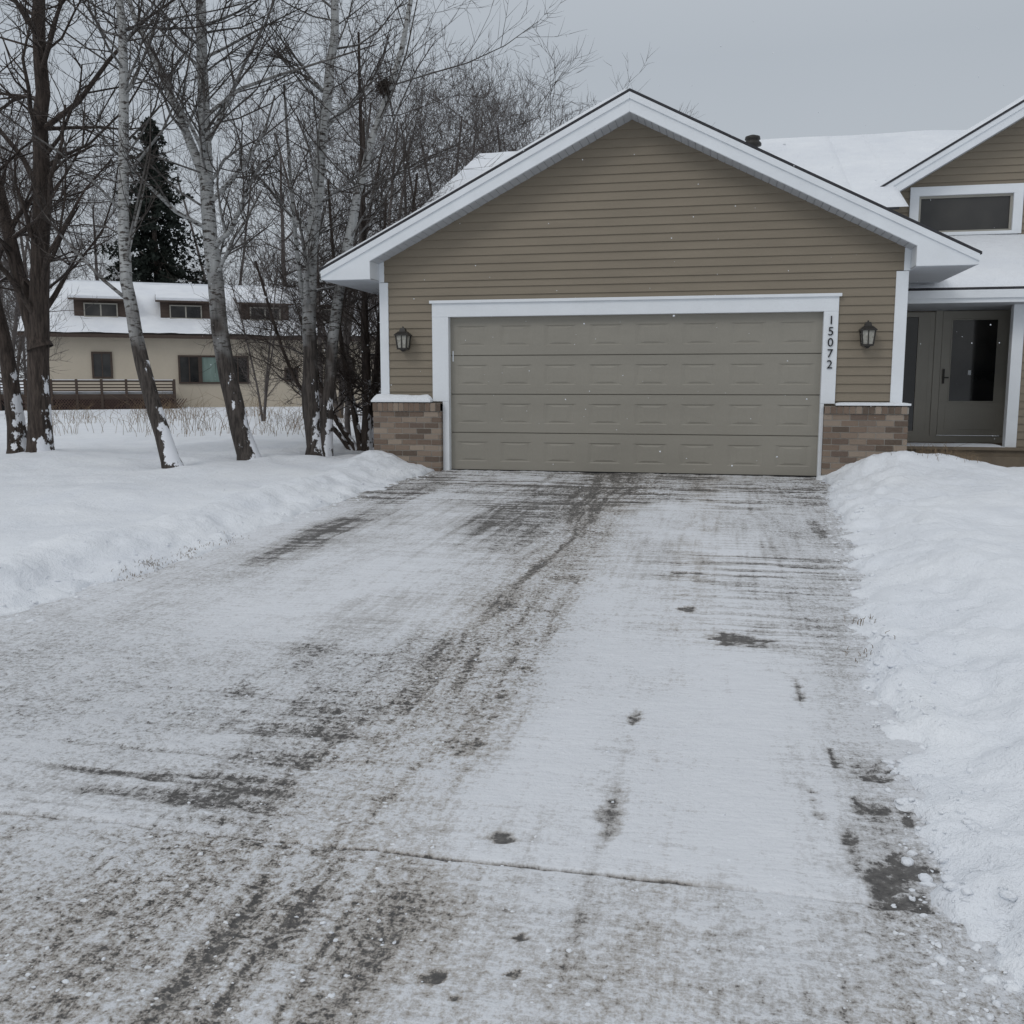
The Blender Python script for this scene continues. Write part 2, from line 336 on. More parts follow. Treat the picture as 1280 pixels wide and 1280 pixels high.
for i in range(n_sec):
    zb=i*hs+.003+.008; zt=(i+1)*hs-.003
    for k in range(ncol):
        a=x0+k*cw+.08; b=x0+(k+1)*cw-.08
        zc0=zb+.12; zc1=zt-.12
        g.poly([(x0+k*cw,Yd,zb),(x0+(k+1)*cw,Yd,zb),(b,Yd,zc0),(a,Yd,zc0)])
        g.poly([(a,Yd,zc1),(b,Yd,zc1),(x0+(k+1)*cw,Yd,zt),(x0+k*cw,Yd,zt)])
        g.poly([(x0+k*cw,Yd,zb),(a,Yd,zc0),(a,Yd,zc1),(x0+k*cw,Yd,zt)])
        g.poly([(b,Yd,zc0),(x0+(k+1)*cw,Yd,zb),(x0+(k+1)*cw,Yd,zt),(b,Yd,zc1)])
        h=.010
        R=[(a,b,zc0,zc1,0),(a+.05,b-.05,zc0+.014,zc1-.014,h),(a+.056,b-.056,zc0+.02,zc1-.02,h),(a+.13,b-.13,zc0+.042,zc1-.042,.001)]
        for (A,B,C,E,h0),(A2,B2,C2,E2,h1) in zip(R,R[1:]):
            g.poly([(A,Yd+h0,C),(B,Yd+h0,C),(B2,Yd+h1,C2),(A2,Yd+h1,C2)]); g.poly([(A2,Yd+h1,E2),(B2,Yd+h1,E2),(B,Yd+h0,E),(A,Yd+h0,E)])
            g.poly([(A,Yd+h0,C),(A2,Yd+h1,C2),(A2,Yd+h1,E2),(A,Yd+h0,E)]); g.poly([(B2,Yd+h1,C2),(B,Yd+h0,C),(B,Yd+h0,E),(B2,Yd+h1,E2)])
        A,B,C,E,h0=R[-1]; g.poly([(A,Yd+h0,C),(B,Yd+h0,C),(B,Yd+h0,E),(A,Yd+h0,E)])
    g.poly([(x0,Yd+.014,zb-.008),(x1,Yd+.014,zb-.008),(x1,Yd,zb),(x0,Yd,zb)]); g.poly([(x0,Yd,zt),(x1,Yd,zt),(x1,Yd+.014,zt+.003),(x0,Yd+.014,zt+.003)])
g.obj('garage_door',M['door'],house)
g=MB(); g.box(x0,x1,Yd-.012,Yd+.03,-.02,.018); g.obj('garage_door_seal',M['gasket_and_shade'],house)
g=MB(); g.box(-3.60,-3.585,Yd-.006,Yd-.0005,1.5,1.64); g.obj('garage_door_hardware',M['white'],house)
b=MB(); mo=MB()
def brickwall(x0,x1,Y,zt,z0=-.1):
    mo.box(x0+.004,x1-.004,Y+.006,Y+.12,z0,zt-.01)
    z=z0;row=0
    while z+.067<zt-.09:
        x=x0-(.105 if row%2 else 0)
        while x<x1-.01:
            a=max(x,x0); e=min(x+.20,x1)
            if e-a>.02: b.box(a,e,Y+rs.uniform(-.003,.003),Y+.09,z,z+.065,0,rs.rand())
            x+=.211
        z+=.077;row+=1
    x=x0
    while x<x1-.02: b.box(x,min(x+.066,x1),Y-.02,Y+.09,z,zt-.012,0,rs.rand()*.7); x+=.076
    mo.box(x0,x1,Y-.012,Y+.1,z+.002,zt-.02)
brickwall(-4.70,-3.725,D-.125,.945); brickwall(1.30,2.30,D-.125,.925)
for (xa,sgn) in ((-4.70,-1),(2.30,1)):
    z=-.1;row=0
    mo.box(min(xa,xa-sgn*.05)+(0.006 if sgn<0 else 0),max(xa,xa-sgn*.05)-(0.006 if sgn>0 else 0),D-.03,16 if sgn>0 else 24,-.1,.90)
    while z<.84:
        y=D-.03+(.1 if row%2 else 0)
        while y<(15.9 if sgn>0 else 18): b.box(min(xa,xa-sgn*.09),max(xa,xa-sgn*.09),y+.01,y+.20,z,z+.066,0,rs.rand()); y+=.21
        z+=.076;row+=1
b.obj('brick_wainscot',M['brick'],house,rnd=True); mo.obj('brick_mortar',M['mortar'],house)
def snow_strip(name,x0,x1,y0,y1,z,h,parent,seed=0,nx=40,ny=8):
    V=[];F=[]
    for j in range(ny+1):
        for i in range(nx+1):
            u=i/nx; v_=j/ny; x=x0+(x1-x0)*u; y=y0+(y1-y0)*v_
            e=min(1,min(u,1-u)*nx/3); f=max(0,1-abs(v_-.6)**2*2.2)
            V.append((x,y,z+ (h*e**.5*f*(.55+.9*float(fbm(np.array(x*3.+seed),np.array(y*3.)))) if j>0 else -.004)))
    for j in range(ny):
        for i in range(nx): a=j*(nx+1)+i; F.append((a,a+1,a+nx+2,a+nx+1))
    return mesh_obj(name,V,F,M['snow'],parent,True)
t=MB(); t.box(-4.72,-3.862,D-.16,D-.03,.9455,.972); t.box(1.432,2.32,D-.16,D-.03,.9255,.952); t.obj('wainscot_ledge',M['white'],house,bevel=.003)
snow_strip('ledge_snow',-4.72,-3.86,D-.155,D-.02,.972,.085,house,3); snow_strip('ledge_snow_b',1.44,2.31,D-.155,D-.03,.952,.012,house,9)
def roof_slope(mb,xa,za,xb,zb,y0,y1,th,m=0,lift=0):
    mb.prism([(xa,za+lift),(xb,zb+lift),(xb,zb+lift+th),(xa,za+lift+th)],y0,y1,m)
R0=12.47; pk=4.80; ex=4.13
r=MB()
for sg in (-1,1):
    xa=apx; xb=apx+sg*ex; zb_=pk-sl*ex
    roof_slope(r,xa,pk-.022,xb+sg*.02,zb_-.022-.01,R0-.025,17.6,.03,0)
r.obj('garage_roof_shingles',M['shingle'],house)
def slab_snow(name,fn,x0,x1,y0,y1,nx,ny,th,parent,seed):
    F=[]
    X,Y=np.meshgrid(np.linspace(x0,x1,nx),np.linspace(y0,y1,ny)); e=np.minimum(np.minimum((X-x0),(x1-X)),np.minimum(Y-y0,y1-Y)); e=np.clip(e/.12,0,1)**.5
    Z=fn(X,Y)+th*e*(.7+.6*fbm(X*.9,Y*.9,seed))-.004
    V=np.stack([X.ravel(),Y.ravel(),Z.ravel()],1)
    for j in range(ny-1):
        for i in range(nx-1): a=j*nx+i; F.append((a,a+1,a+nx+1,a+nx))
    return mesh_obj(name,V,F,M['snow'],parent,True)
gz=lambda X,Y: pk+.012-sl*np.abs(X-apx)
slab_snow('garage_roof_snow',gz,apx-ex+.0,apx-.0,R0+.0,17.6,60,90,.075,house,2); slab_snow('garage_roof_snow_b',gz,apx,apx+ex-.02,R0+.08,17.6,60,90,.05,house,4)
t=MB()
Yr0,Yr1=R0,R0+.035
for sg in (-1,1):
    P_=lambda x,dz:(x,pk-.025-sl*abs(x-apx)-dz)
    xe=apx+sg*ex; xw=-4.62 if sg<0 else 2.25
    t.prism([P_(apx,0),P_(xe,0),P_(xe,.12),(xe-sg*.10,2.585),(xw,2.585),(xw,P_(xw,.0)[1]-.235),P_(apx,.235)],Yr0,Yr1)
    t.prism([P_(apx,.002),P_(xe,.002),P_(xe,.085),P_(apx,.085)],Yr0-.022,Yr0-.0005)
    t.box(min(xe,xe-sg*.03),max(xe,xe-sg*.03),Yr1+.001,14.45 if sg>0 else 17,2.59,2.72)
    zc=P_(xw,0)[1]-.06
    t.box(min(xw,xw+sg*.02),max(xw,xw+sg*.02),Yr1+.001,D-.004,2.592,zc)
    t.box(min(xw-sg*.075,xw-sg*.001),max(xw-sg*.075,xw-sg*.001),D-.022,D-.0045,2.575,zc-.15)
t.obj('rake_and_fascia',M['white'],house,bevel=.003)
t=MB()
for sg in (-1,1):
    xe=apx+sg*ex; xw=-4.62 if sg<0 else 2.25
    zz=lambda x: pk-.265-sl*abs(x-apx)
    N=38
    for k in range(N):
        xa=apx+sg*(abs(xw-apx))*k/N; xb=apx+sg*(abs(xw-apx))*(k+.93)/N
        t.prism([(xa,zz(xa)),(xb,zz(xb)),(xb,zz(xb)+.012),(xa,zz(xa)+.012)],Yr1,D-.0035)
    t.prism([(apx,zz(apx)+.013),(xw,zz(xw)+.013),(xw,zz(xw)+.03),(apx,zz(apx)+.03)],Yr1,D+.1)
    ye=14.45 if sg>0 else 17
    y=Yr1
    while y<ye-.01: t.box(min(xw,xe-sg*.03),max(xw,xe-sg*.03),y,min(y+.093,ye),2.578,2.59); y+=.10
    t.box(min(xw,xe-sg*.03),max(xw,xe-sg*.03),Yr1,ye,2.591,2.60)
t.obj('garage_soffit',M['soffit'],house)
mz=lambda Y: 5.82-.436*np.abs(Y-20)
r=MB(); 
r.prism([(14.2,float(mz(14.2))-.03),(20,5.79),(20,5.82),(14.2,float(mz(14.2)))],-5.05,1.9,axis='x')
r.prism([(15.2,float(mz(15.2))-.03),(20,5.79),(20,5.82),(15.2,float(mz(15.2)))],1.9,2.47,axis='x')
r.prism([(16.6,float(mz(16.6))-.03),(20,5.79),(20,5.82),(16.6,float(mz(16.6)))],2.47,9.5,axis='x')
r.prism([(20,5.79),(26.4,float(mz(26.4))-.03),(26.4,float(mz(26.4))),(20,5.82)],-5.05,9.5,axis='x')
r.obj('main_roof_shingles',M['shingle'],house)
slab_snow('main_roof_snow',lambda X,Y:mz(Y)+.01,-5.05,2.0,14.2,19.96,60,50,.11,house,7); slab_snow('main_roof_snow_b',lambda X,Y:mz(Y)+.01,1.8,2.60,15.2,19.96,20,50,.11,house,7); slab_snow('main_roof_snow_c',lambda X,Y:mz(Y)+.01,2.35,9.5,16.6,19.96,60,40,.11,house,7)
slab_snow('main_roof_snow_d',lambda X,Y:mz(Y)+.01,-5.05,9.5,19.9,26.4,60,40,.11,house,8)
t=MB(); t.prism([(14.2,float(mz(14.2))-.2),(20,5.62),(26.4,float(mz(26.4))-.2),(26.4,float(mz(26.4))-.031),(20,5.789),(14.2,float(mz(14.2))-.031)],-5.05,-5.02,axis='x'); t.obj('main_rake',M['white'],house)
def lathe(prof,cx,cy,seg=20):
    V=[];F=[]
    for (rr,z) in prof:
        for k in range(seg): V.append((cx+rr*math.cos(2*math.pi*k/seg),cy+rr*math.sin(2*math.pi*k/seg),z))
    for j in range(len(prof)-1):
        for k in range(seg): F.append((j*seg+k,j*seg+(k+1)%seg,(j+1)*seg+(k+1)%seg,(j+1)*seg+k))
    return V,F
V,F=lathe([(.10,5.1),(.10,5.42),(.09,5.44),(.16,5.46),(.16,5.50),(.12,5.54),(.12,5.56),(.14,5.57),(.13,5.62),(.04,5.65),(0.001,5.65)],.46,18.6)
mesh_obj('roof_vent',V,F,M['bronze'],house,True)
# ---- entry / wing
s=MB()
siding(s,c0(2.21),c0(2.62),.30,2.31,16.0,.30); siding(s,c0(4.27),c0(4.4),.30,2.31,16.0,.30)
siding(s,c0(2.62),c0(4.27),2.24,2.31,16.0,.30+EXP*18)
wa,wz,ws=2.14,4.07,.594; apw=5.35
gl=lambda z: 2.50 if z<4.10 else max(2.50,wa+(z-wz+.10)/ws)
gr=lambda z: 8.2 if z<4.10 else 2*apw-max(2.50,wa+(z-wz+.10)/ws)
WX0,WX1,WZ0,WZ1=2.84,4.40,3.47,4.18
siding(s,gl,c0(WX0),3.3,WZ1,16.4,3.3); siding(s,c0(WX1),gr,3.3,WZ1,16.4,3.3)
siding(s,gl,gr,3.3+EXP*9-.14,5.75,16.4,3.3+EXP*8)
siding(s,c0(4.15),c0(8.2),.20,2.31,14.9,.20)
s.obj('wing_siding',M['siding'],house)
s=MB(); s.box(2.2,2.62,16.002,16.15,0,2.31); s.box(4.27,8.2,16.002,16.15,0,2.31); s.box(4.05,8.2,14.903,15.0,-.1,2.31)
s.prism([(2.5,3.0),(WX0,3.0),(WX0,4.2),(2.5,4.18)],16.402,16.5); s.prism([(WX1,3.0),(8.2,3.0),(8.2,4.18),(apw,5.9),(WX1,5.35)],16.402,16.5); s.prism([(2.5,WZ1+.001),(WX1-.001,WZ1+.001),(WX1-.001,5.32),(2.5,4.2)],16.402,16.5)
s.box(2.5,2.6,16.5,22,2.8,4.1); s.box(8.1,8.2,14.9,22,0,4.1)
s.obj('wing_walls',M['siding'],house)
r=MB(); t=MB(); so=MB()
for sg in (-1,1):
    xe=wa if sg<0 else 2*apw-wa; ap=wz+ws*(apw-wa)
    r.prism([(xe,wz-.03),(apw,ap-.03),(apw,ap),(xe,wz)],16.0-.03,23,0)
    t.prism([(xe,wz-.031),(apw,ap-.031),(apw,ap-.24),(xe,wz-.24)],16.0,16.035)
    t.prism([(xe,wz-.032),(apw,ap-.032),(apw,ap-.11),(xe,wz-.11)],15.98,15.9995)
    so.prism([(xe,wz-.23),(apw,ap-.23),(apw,ap-.215),(xe,wz-.215)],16.035,16.397)
    t.box(min(xe,xe-sg*.03),max(xe,xe-sg*.03),16.036,22,wz-.22,wz-.032)
r.obj('wing_roof_shingles',M['shingle'],house); t.obj('wing_rake',M['white'],house,bevel=.003); so.obj('wing_soffit',M['soffit'],house)
slab_snow('wing_roof_snow',lambda X,Y:wz+ws*(X-wa)+.01,wa,apw,15.98,23,40,60,.08,house,3); slab_snow('wing_roof_snow_b',lambda X,Y:wz+ws*(2*apw-wa-X)+.01,apw,2*apw-wa,15.98,23,40,60,.08,house,3)
t=MB()
def frame(mb,x0,x1,z0,z1,y0,y1,w,wb=None):
    wb=w if wb is None else wb
    mb.box(x0,x0+w,y0,y1,z0+wb,z1-w); mb.box(x1-w,x1,y0,y1,z0+wb,z1-w); mb.box(x0,x1,y0,y1,z1-w,z1); mb.box(x0,x1,y0,y1,z0,z0+wb)
frame(t,WX0-.03,WX1+.03,WZ0,WZ1+.03,16.35,16.46,.135,.05); 
t.obj('upper_window_trim',M['white'],house,bevel=.004)
t=MB(); frame(t,WX0+.105,WX1-.105,WZ0+.05,WZ1-.105,16.40,16.45,.035,.03); t.obj('upper_window_sash',M['fdoor'],house)
t=MB(); t.box(WX0+.14,WX1-.14,16.43,16.44,WZ0+.08,WZ1-.14); t.obj('upper_window_glass',M['glass'],house)
r=MB(); pz=lambda Y:2.50+.484*(Y-14.5)
r.prism([(14.45,2.47),(16.398,3.41),(16.398,3.44),(14.45,2.50)],2.3,9,axis='x'); r.obj('porch_roof_shingles',M['shingle'],house)
slab_snow('porch_roof_snow',lambda X,Y:pz(Y)+.02,2.35,9,14.46,16.39,50,30,.085,house,6)
t=MB(); t.box(2.25,9,14.46,14.49,2.30,2.468); t.box(2.25,9,14.43,14.4595,2.36,2.47); 
t.box(4.0,4.148,14.86,14.8995,.20,2.298); t.box(4.0,4.03,14.9,15.0,.20,2.298)
t.obj('porch_fascia_and_corner',M['white'],house,bevel=.003)
t=MB(); y=14.49
while y<16: t.box(2.2,9,y,min(y+.094,16),2.30,2.312); y+=.10
t.box(2.2,9,14.49,16,2.3125,2.32); t.obj('porch_ceiling',M['soffit'],house)
t=MB(); t.box(2.31,4.7,14.75,16.0,-.1,.30,0); t.box(2.31,4.7,14.68,14.7495,-.1,.17,0); t.box(2.31,4.7,14.70,14.7495,.26,.305,0); t.obj('porch_step',M['stepwood'],house,bevel=.005)
snow_strip('porch_snow',2.35,4.0,14.76,15.3,.30,.03,house,4)
t=MB(); Yp=15.98
frame(t,2.62,3.20,.40,2.28,Yp-.03,Yp+.03,.07); t.box(2.62,4.27,Yp-.04,Yp+.06,.301,.40)
t.box(3.20,3.30,Yp-.05,Yp+.04,.40,2.34); t.box(4.22,4.29,Yp-.05,Yp+.04,.40,2.34); t.box(3.30,4.22,Yp-.05,Yp+.04,2.30,2.34)
# sidelight narrowed by a wide mullion
t.box(2.96,3.13,Yp-.025,Yp+.03,.47,2.21)
t.obj('entry_door_frame',M['fdoor'],house)
t=MB(); frame(t,3.302,4.218,.41,2.29,Yp-.06,Yp-.036,.135,.52); t.box(3.40,4.12,Yp-.066,Yp-.0605,.50,.86); frame(t,3.425,4.095,.915,2.175,Yp-.068,Yp-.061,.02)
t.obj('storm_door',M['fdoor'],house,bevel=.003)
t=MB(); t.box(3.43,4.09,Yp-.05,Yp-.045,.92,2.17); t.box(2.69,2.96,Yp-.005,Yp+.005,.47,2.21); t.obj('entry_glass',M['glass'],house)
t=MB(); t.box(3.335,3.36,Yp-.10,Yp-.0605,1.20,1.42); t.box(3.34,3.42,Yp-.105,Yp-.09,1.28,1.30); t.obj('door_handle',M['bronze'],house,bevel=.003)
t=MB(); t.box(3.70,3.74,Yp-.054,Yp-.0505,1.33,1.40); t.obj('door_sticker',M['white'],house)
for k,ch in enumerate('15072'):
    cu=bpy.data.curves.new('digit','FONT'); cu.body=ch; cu.size=.15; cu.extrude=.006; cu.align_x='CENTER'; cu.align_y='CENTER'
    o=bpy.data.objects.new('house_number_digit',cu); o.rotation_euler=(math.pi/2,0,0); o.location=(1.345,D-.055,1.98-k*.137); o.parent=house; cu.materials.append(M['black']); link(o)

# ------------------------------------------------------------ lanterns
def lantern(x,z):
    m=MB(); Y=D-.02
    m.box(x-.045,x+.045,Y-.02,Y,z-.14,z+.02,0)
    m.box(x-.012,x+.012,Y-.11,Y-.02,z-.02,z+.0,0)
    cy=Y-.13
    def fr(z0,w0,z1,w1,mm=0):
        a=[(x-w0,cy-w0,z0),(x+w0,cy-w0,z0),(x+w0,cy+w0,z0),(x-w0,cy+w0,z0)]; c=[(x-w1,cy-w1,z1),(x+w1,cy-w1,z1),(x+w1,cy+w1,z1),(x-w1,cy+w1,z1)]
        for i in range(4): j=(i+1)%4; m.poly([a[i],a[j],c[j],c[i]],mm)
        m.poly(a[::-1],mm); m.poly(c,mm)
    fr(z+.15,.012,z+.17,.006); fr(z+.06,.095,z+.10,.055); fr(z+.10,.045,z+.15,.03); fr(z+.045,.10,z+.06,.098)
    fr(z-.12,.058,z+.045,.075,1)
    for sx in (-1,1):
        for sy in (-1,1):
            a0=.063;a1=.080
            p=[(x+sx*a0-.008,cy+sy*a0-.008),(x+sx*a0+.008,cy+sy*a0-.008),(x+sx*a0+.008,cy+sy*a0+.008),(x+sx*a0-.008,cy+sy*a0+.008)]
            q=[(u+sx*(a1-a0),v+sy*(a1-a0)) for u,v in p]
            for i in range(4): j=(i+1)%4; m.poly([(*p[i],z-.12),(*p[j],z-.12),(*q[j],z+.045),(*q[i],z+.045)],0)
    m.box(x-.006,x+.006,cy-.078,cy-.068,z-.12,z+.045,0)
    fr(z-.14,.07,z-.12,.068); fr(z-.17,.012,z-.14,.04)
    return m.obj('wall_lantern',[M['bronze'],M['lampglass'],M['snow']])
lantern(-4.24,1.80); lantern(1.77,1.80)

# ------------------------------------------------------------ trees
def unit(v): return v/max(1e-9,np.linalg.norm(v))
class Tree:
    def __init__(s,seed): s.p={}; s.r=np.random.RandomState(seed)
    def add(s,P,R,sides):
        s.p.setdefault((len(P),sides),[]).append((P,R))
    def grow(s,p,d,L,r,lvl,cfg):
        rg=s.r; n=5 if lvl<=1 else (4 if lvl==2 else 3); P=[p]; R=[r]; d=unit(d); step=L/(n-1); dirs=[d]
        for i in range(n-1):
            d=unit(d+rg.normal(0,cfg['wander'],3)+np.array([0,0,cfg['up']*(.5+.5*(lvl>0))])*(.3))
            P.append(P[-1]+d*step); R.append(r*(1-(i+1)/(n-1)*.72)); dirs.append(d)
        s.add(np.array(P),np.array(R),5 if r>.03 else 3)
        if lvl>=cfg['max']: return
        k=cfg['kids'][lvl]; k=max(1,int(round(k*rg.uniform(.7,1.3))))
        for j in range(k):
            t=rg.uniform(.15,1.)**.85; q=t*(n-1); i=min(n-2,int(q)); f=q-i
            pp=P[i]*(1-f)+P[i+1]*f; dd=dirs[i+1]
            ax=unit(np.cross(dd,rg.normal(0,1,3))); ang=rg.uniform(.45,1.05)
            nd=dd*math.cos(ang)+ax*math.sin(ang)
            s.grow(pp,nd,L*rg.uniform(.35,.62)*(1.15-.5*t),max(cfg['rmin'],(R[i])*rg.uniform(.38,.6)),lvl+1,cfg)
    def trunk(s,pts,r0,r1,nb,z0,cfg,blen=(1.,2.6)):
        pts=np.array(pts,float); n=len(pts)
        tt=np.linspace(0,n-1,(n-1)*4+1)
        def cr(a): 
            out=[]
            for u in tt:
                i=min(n-2,int(u)); f=u-i; p0=a[max(0,i-1)];p1=a[i];p2=a[i+1];p3=a[min(n-1,i+2)]
                out.append(.5*((2*p1)+(-p0+p2)*f+(2*p0-5*p1+4*p2-p3)*f*f+(-p0+3*p1-3*p2+p3)*f**3))
            return np.array(out)
        Q=cr(pts); Q[1:-1]+=s.r.normal(0,r0*.06,(len(Q)-2,3)); m=len(Q); zz=np.linspace(0,1,m); R=r0+(r1-r0)*zz**.8; R[0]*=1.45; R[1]*=1.12
        s.add(Q,R,12)
        for j in range(nb):
            for _ in range(20):
                t=s.r.rand(); i=min(m-2,int(t*(m-1))); f=t*(m-1)-i; pp=Q[i]*(1-f)+Q[i+1]*f
                if pp[2]>z0: break
            a=s.r.uniform(0,2*math.pi); el=s.r.uniform(.1,1.0)
            nd=np.array([math.cos(a)*math.cos(el),math.sin(a)*math.cos(el),math.sin(el)])
            s.grow(pp,nd,s.r.uniform(*blen),R[i]*s.r.uniform(.18,.42),1,cfg)
    def mesh(s,name,mat,link_it=True):
        V=[];F=[];RA=[];off=0
        for (n,k),L in s.p.items():
            P=np.array([a for a,b in L]); R=np.array([b for a,b in L]); m=len(L)
            T=np.gradient(P,axis=1); T/=np.maximum(1e-9,np.linalg.norm(T,axis=2,keepdims=True))
            ref=np.where(np.abs(T[:,:1,2:3])>.9,np.array([1.,0,0]),np.array([0,0,1.])); ref=np.broadcast_to(ref,T.shape)
            A=np.cross(T,ref); A/=np.maximum(1e-9,np.linalg.norm(A,axis=2,keepdims=True)); B=np.cross(T,A)
            th=np.arange(k)*2*math.pi/k
            ring=P[:,:,None,:]+R[:,:,None,None]*(A[:,:,None,:]*np.cos(th)[None,None,:,None]+B[:,:,None,:]*np.sin(th)[None,None,:,None])
            V.append(ring.reshape(-1,3)); RA.append(np.repeat(R.reshape(-1),k))
            i=np.arange(m)[:,None,None]*n*k+np.arange(n-1)[None,:,None]*k; j=np.arange(k)[None,None,:]; j2=(j+1)%k
            f=np.stack([i+j,i+j2,i+k+j2,i+k+j],-1).reshape(-1,4)+off; F.append(f); off+=m*n*k
        V=np.concatenate(V).astype(np.float32);F=np.concatenate(F).astype(np.int32);RA=np.concatenate(RA).astype(np.float32)
        me=bpy.data.meshes.new(name); me.vertices.add(len(V)); me.vertices.foreach_set('co',V.ravel()); me.loops.add(F.size); me.loops.foreach_set('vertex_index',F.ravel())
        me.polygons.add(len(F)); me.polygons.foreach_set('loop_start',np.arange(0,F.size,4,dtype=np.int32)); me.polygons.foreach_set('use_smooth',np.ones(len(F),bool)); me.update(calc_edges=True)
        a=me.attributes.new('rad','FLOAT','POINT'); a.data.foreach_set('value',RA); me.materials.append(mat)
        if link_it: return link(bpy.data.objects.new(name,me))
        return me
CF=dict(wander=.14,up=.35,max=3,kids=[0,8,5,3],rmin=.0032)
def P3(L,Y,lean=0): return [(x,Y+lean*z,z) for x,z in L]
T=Tree(1); T.trunk(P3([(-6.44,.0),(-6.75,1.30),(-6.89,2.62),(-6.94,3.7),(-6.95,4.75),(-6.94,6.28),(-7.0,8.5),(-6.8,11)],12.46),.145,.04,40,2.6,CF)
T.trunk(P3([(-6.94,3.9),(-7.35,4.9),(-7.7,5.7),(-8.01,6.4),(-8.4,8.2)],12.46,.0),.07,.02,16,4.2,CF); T.mesh('aspen_tree',M['birch'])
T=Tree(2); T.trunk(P3([(-6.97,.0),(-7.31,1.19),(-7.48,2.12),(-7.55,3.03),(-7.43,4.98),(-7.44,5.93),(-7.6,8),(-7.5,10.5)],11.38),.115,.025,32,2.0,CF); T.mesh('aspen_tree',M['birch'])
T=Tree(3); T.trunk(P3([(-5.87,.05),(-5.92,1.31),(-5.89,2.7),(-5.68,4.37),(-5.51,5.45),(-5.39,6.5),(-5.3,8.5),(-5.2,10.5)],13.4),.13,.03,30,2.2,CF)
T.trunk(P3([(-5.76,.05),(-5.57,1.89),(-5.22,3.58),(-4.89,4.66),(-4.46,5.8),(-4.1,7.5)],13.45),.10,.025,22,2.4,CF)
T.trunk(P3([(-5.95,.05),(-6.1,.8),(-6.05,2.0),(-6.2,3.5),(-6.3,5.5)],13.6),.08,.015,14,1.5,CF); T.mesh('aspen_tree',M['birch'])
CD=dict(wander=.2,up=.2,max=3,kids=[0,8,6,3],rmin=.0035)
T=Tree(4); T.trunk(P3([(-9.67,.0),(-9.59,1.53),(-9.44,3.2),(-9.3,4.8),(-9.23,6.38),(-9.2,9)],12.24),.18,.06,32,1.7,CD,(1.2,3.2))
T.trunk(P3([(-9.55,1.7),(-9.8,2.6),(-10.04,3.89),(-10.5,5.5),(-11,7.5)],12.24),.13,.04,16,2.4,CD,(1.,2.6)); T.mesh('bare_tree',M['bark'])
T=Tree(5); T.trunk(P3([(-10.15,.0),(-10.2,1.3),(-10.45,2.8),(-10.7,4.5),(-11.,7)],12.4),.15,.04,16,1.6,CD,(1.,2.6)); T.mesh('bare_tree',M['bark'])
T=Tree(6)
for (dx,dz,r) in ((-.2,5.5,.11),(-1.3,2.4,.08),(.3,4.2,.09),(.7,4.6,.06),(-.9,4.6,.08),(-1.9,3.2,.06),(.1,6.5,.10)):
    b0=np.array([-5.62+.1*dx,14.9,.0]); e0=np.array([-5.62+dx,14.9+T.r.uniform(-.5,.8),dz]); m0=(b0+e0)/2+np.array([dx*.12,0,-.15*abs(dx)])
    T.trunk([b0,b0*.75+m0*.25,m0,e0],r,.018,20,.7,CD,(.7,1.9))
T.mesh('bare_tree',M['bark'])
T=Tree(9)
for q in range(150):
    c=np.array([-4.70,13.4,5.30])+rs.normal(0,.05,3); d=unit(rs.normal(0,1,3))*.10; T.add(np.array([c-d,c,c+d]),np.array([.004,.007,.003]),3)
T.mesh('squirrel_nest',M['bark'])
far=empty('distant_trees')
variants=[]
for k in range(5):
    T=Tree(30+k); cf=dict(wander=.15,up=.35,max=3,kids=[0,9,5,3],rmin=.007)
    H=10.5; ns=1+k%3
    for q in range(ns):
        a=rs.uniform(0,6.28); sp=.0 if ns==1 else rs.uniform(.8,2.2)
        T.trunk([(0,0,-.3),(sp*.2*math.cos(a),sp*.2*math.sin(a),H*.25),(sp*.6*math.cos(a),sp*.6*math.sin(a),H*.6),(sp*math.cos(a),sp*math.sin(a),H*rs.uniform(.85,1.))],.15/(ns**.4),.03,int(36/ns)+5,1.2,cf,(1.8,4.0))
    variants.append(T.mesh('distant_tree_mesh',M['farbark_hazed'],False))
def far_tree(x,y,s,k):
    o=bpy.data.objects.new('bare_crown',variants[k%5]); o.location=(x,y,float(ground(x,y))-.1); o.scale=(s*rs.uniform(.85,1.15),s*rs.uniform(.85,1.15),s); o.rotation_euler=(0,0,rs.uniform(0,6.28)); o.parent=far; link(o)
k=0
for (r,Y,s_) in [(-.125,34,.80),(-.165,31,.80),(-.205,33,.95),(-.245,30,.9),(-.285,33,1.0),(-.33,30,.95),(-.37,27,.85),(-.41,30,1.0),(-.22,44,1.2),(-.30,45,1.3),(-.38,48,1.4),(-.185,38,.98),(-.265,38,1.1),
    (-.47,52,1.5),(-.54,56,1.5),(-.70,62,1.5),(-.78,58,1.6),(-.86,54,1.5),(-.93,48,1.4),
    (-.83,30,.9),(-.90,27,1.0),(-.60,72,1.6),(-.5,26,.45),(-.43,21,.5),(-.66,70,1.6),(-.40,18.5,.42),(-.76,46,1.15),(-.82,42,1.1)]:
    far_tree(r*Y,Y,s_,k); k+=1
for i in range(28):
    Y=rs.uniform(85,120); far_tree(rs.uniform(-1.05,-.25)*Y,Y,rs.uniform(.9,1.35),k); k+=1
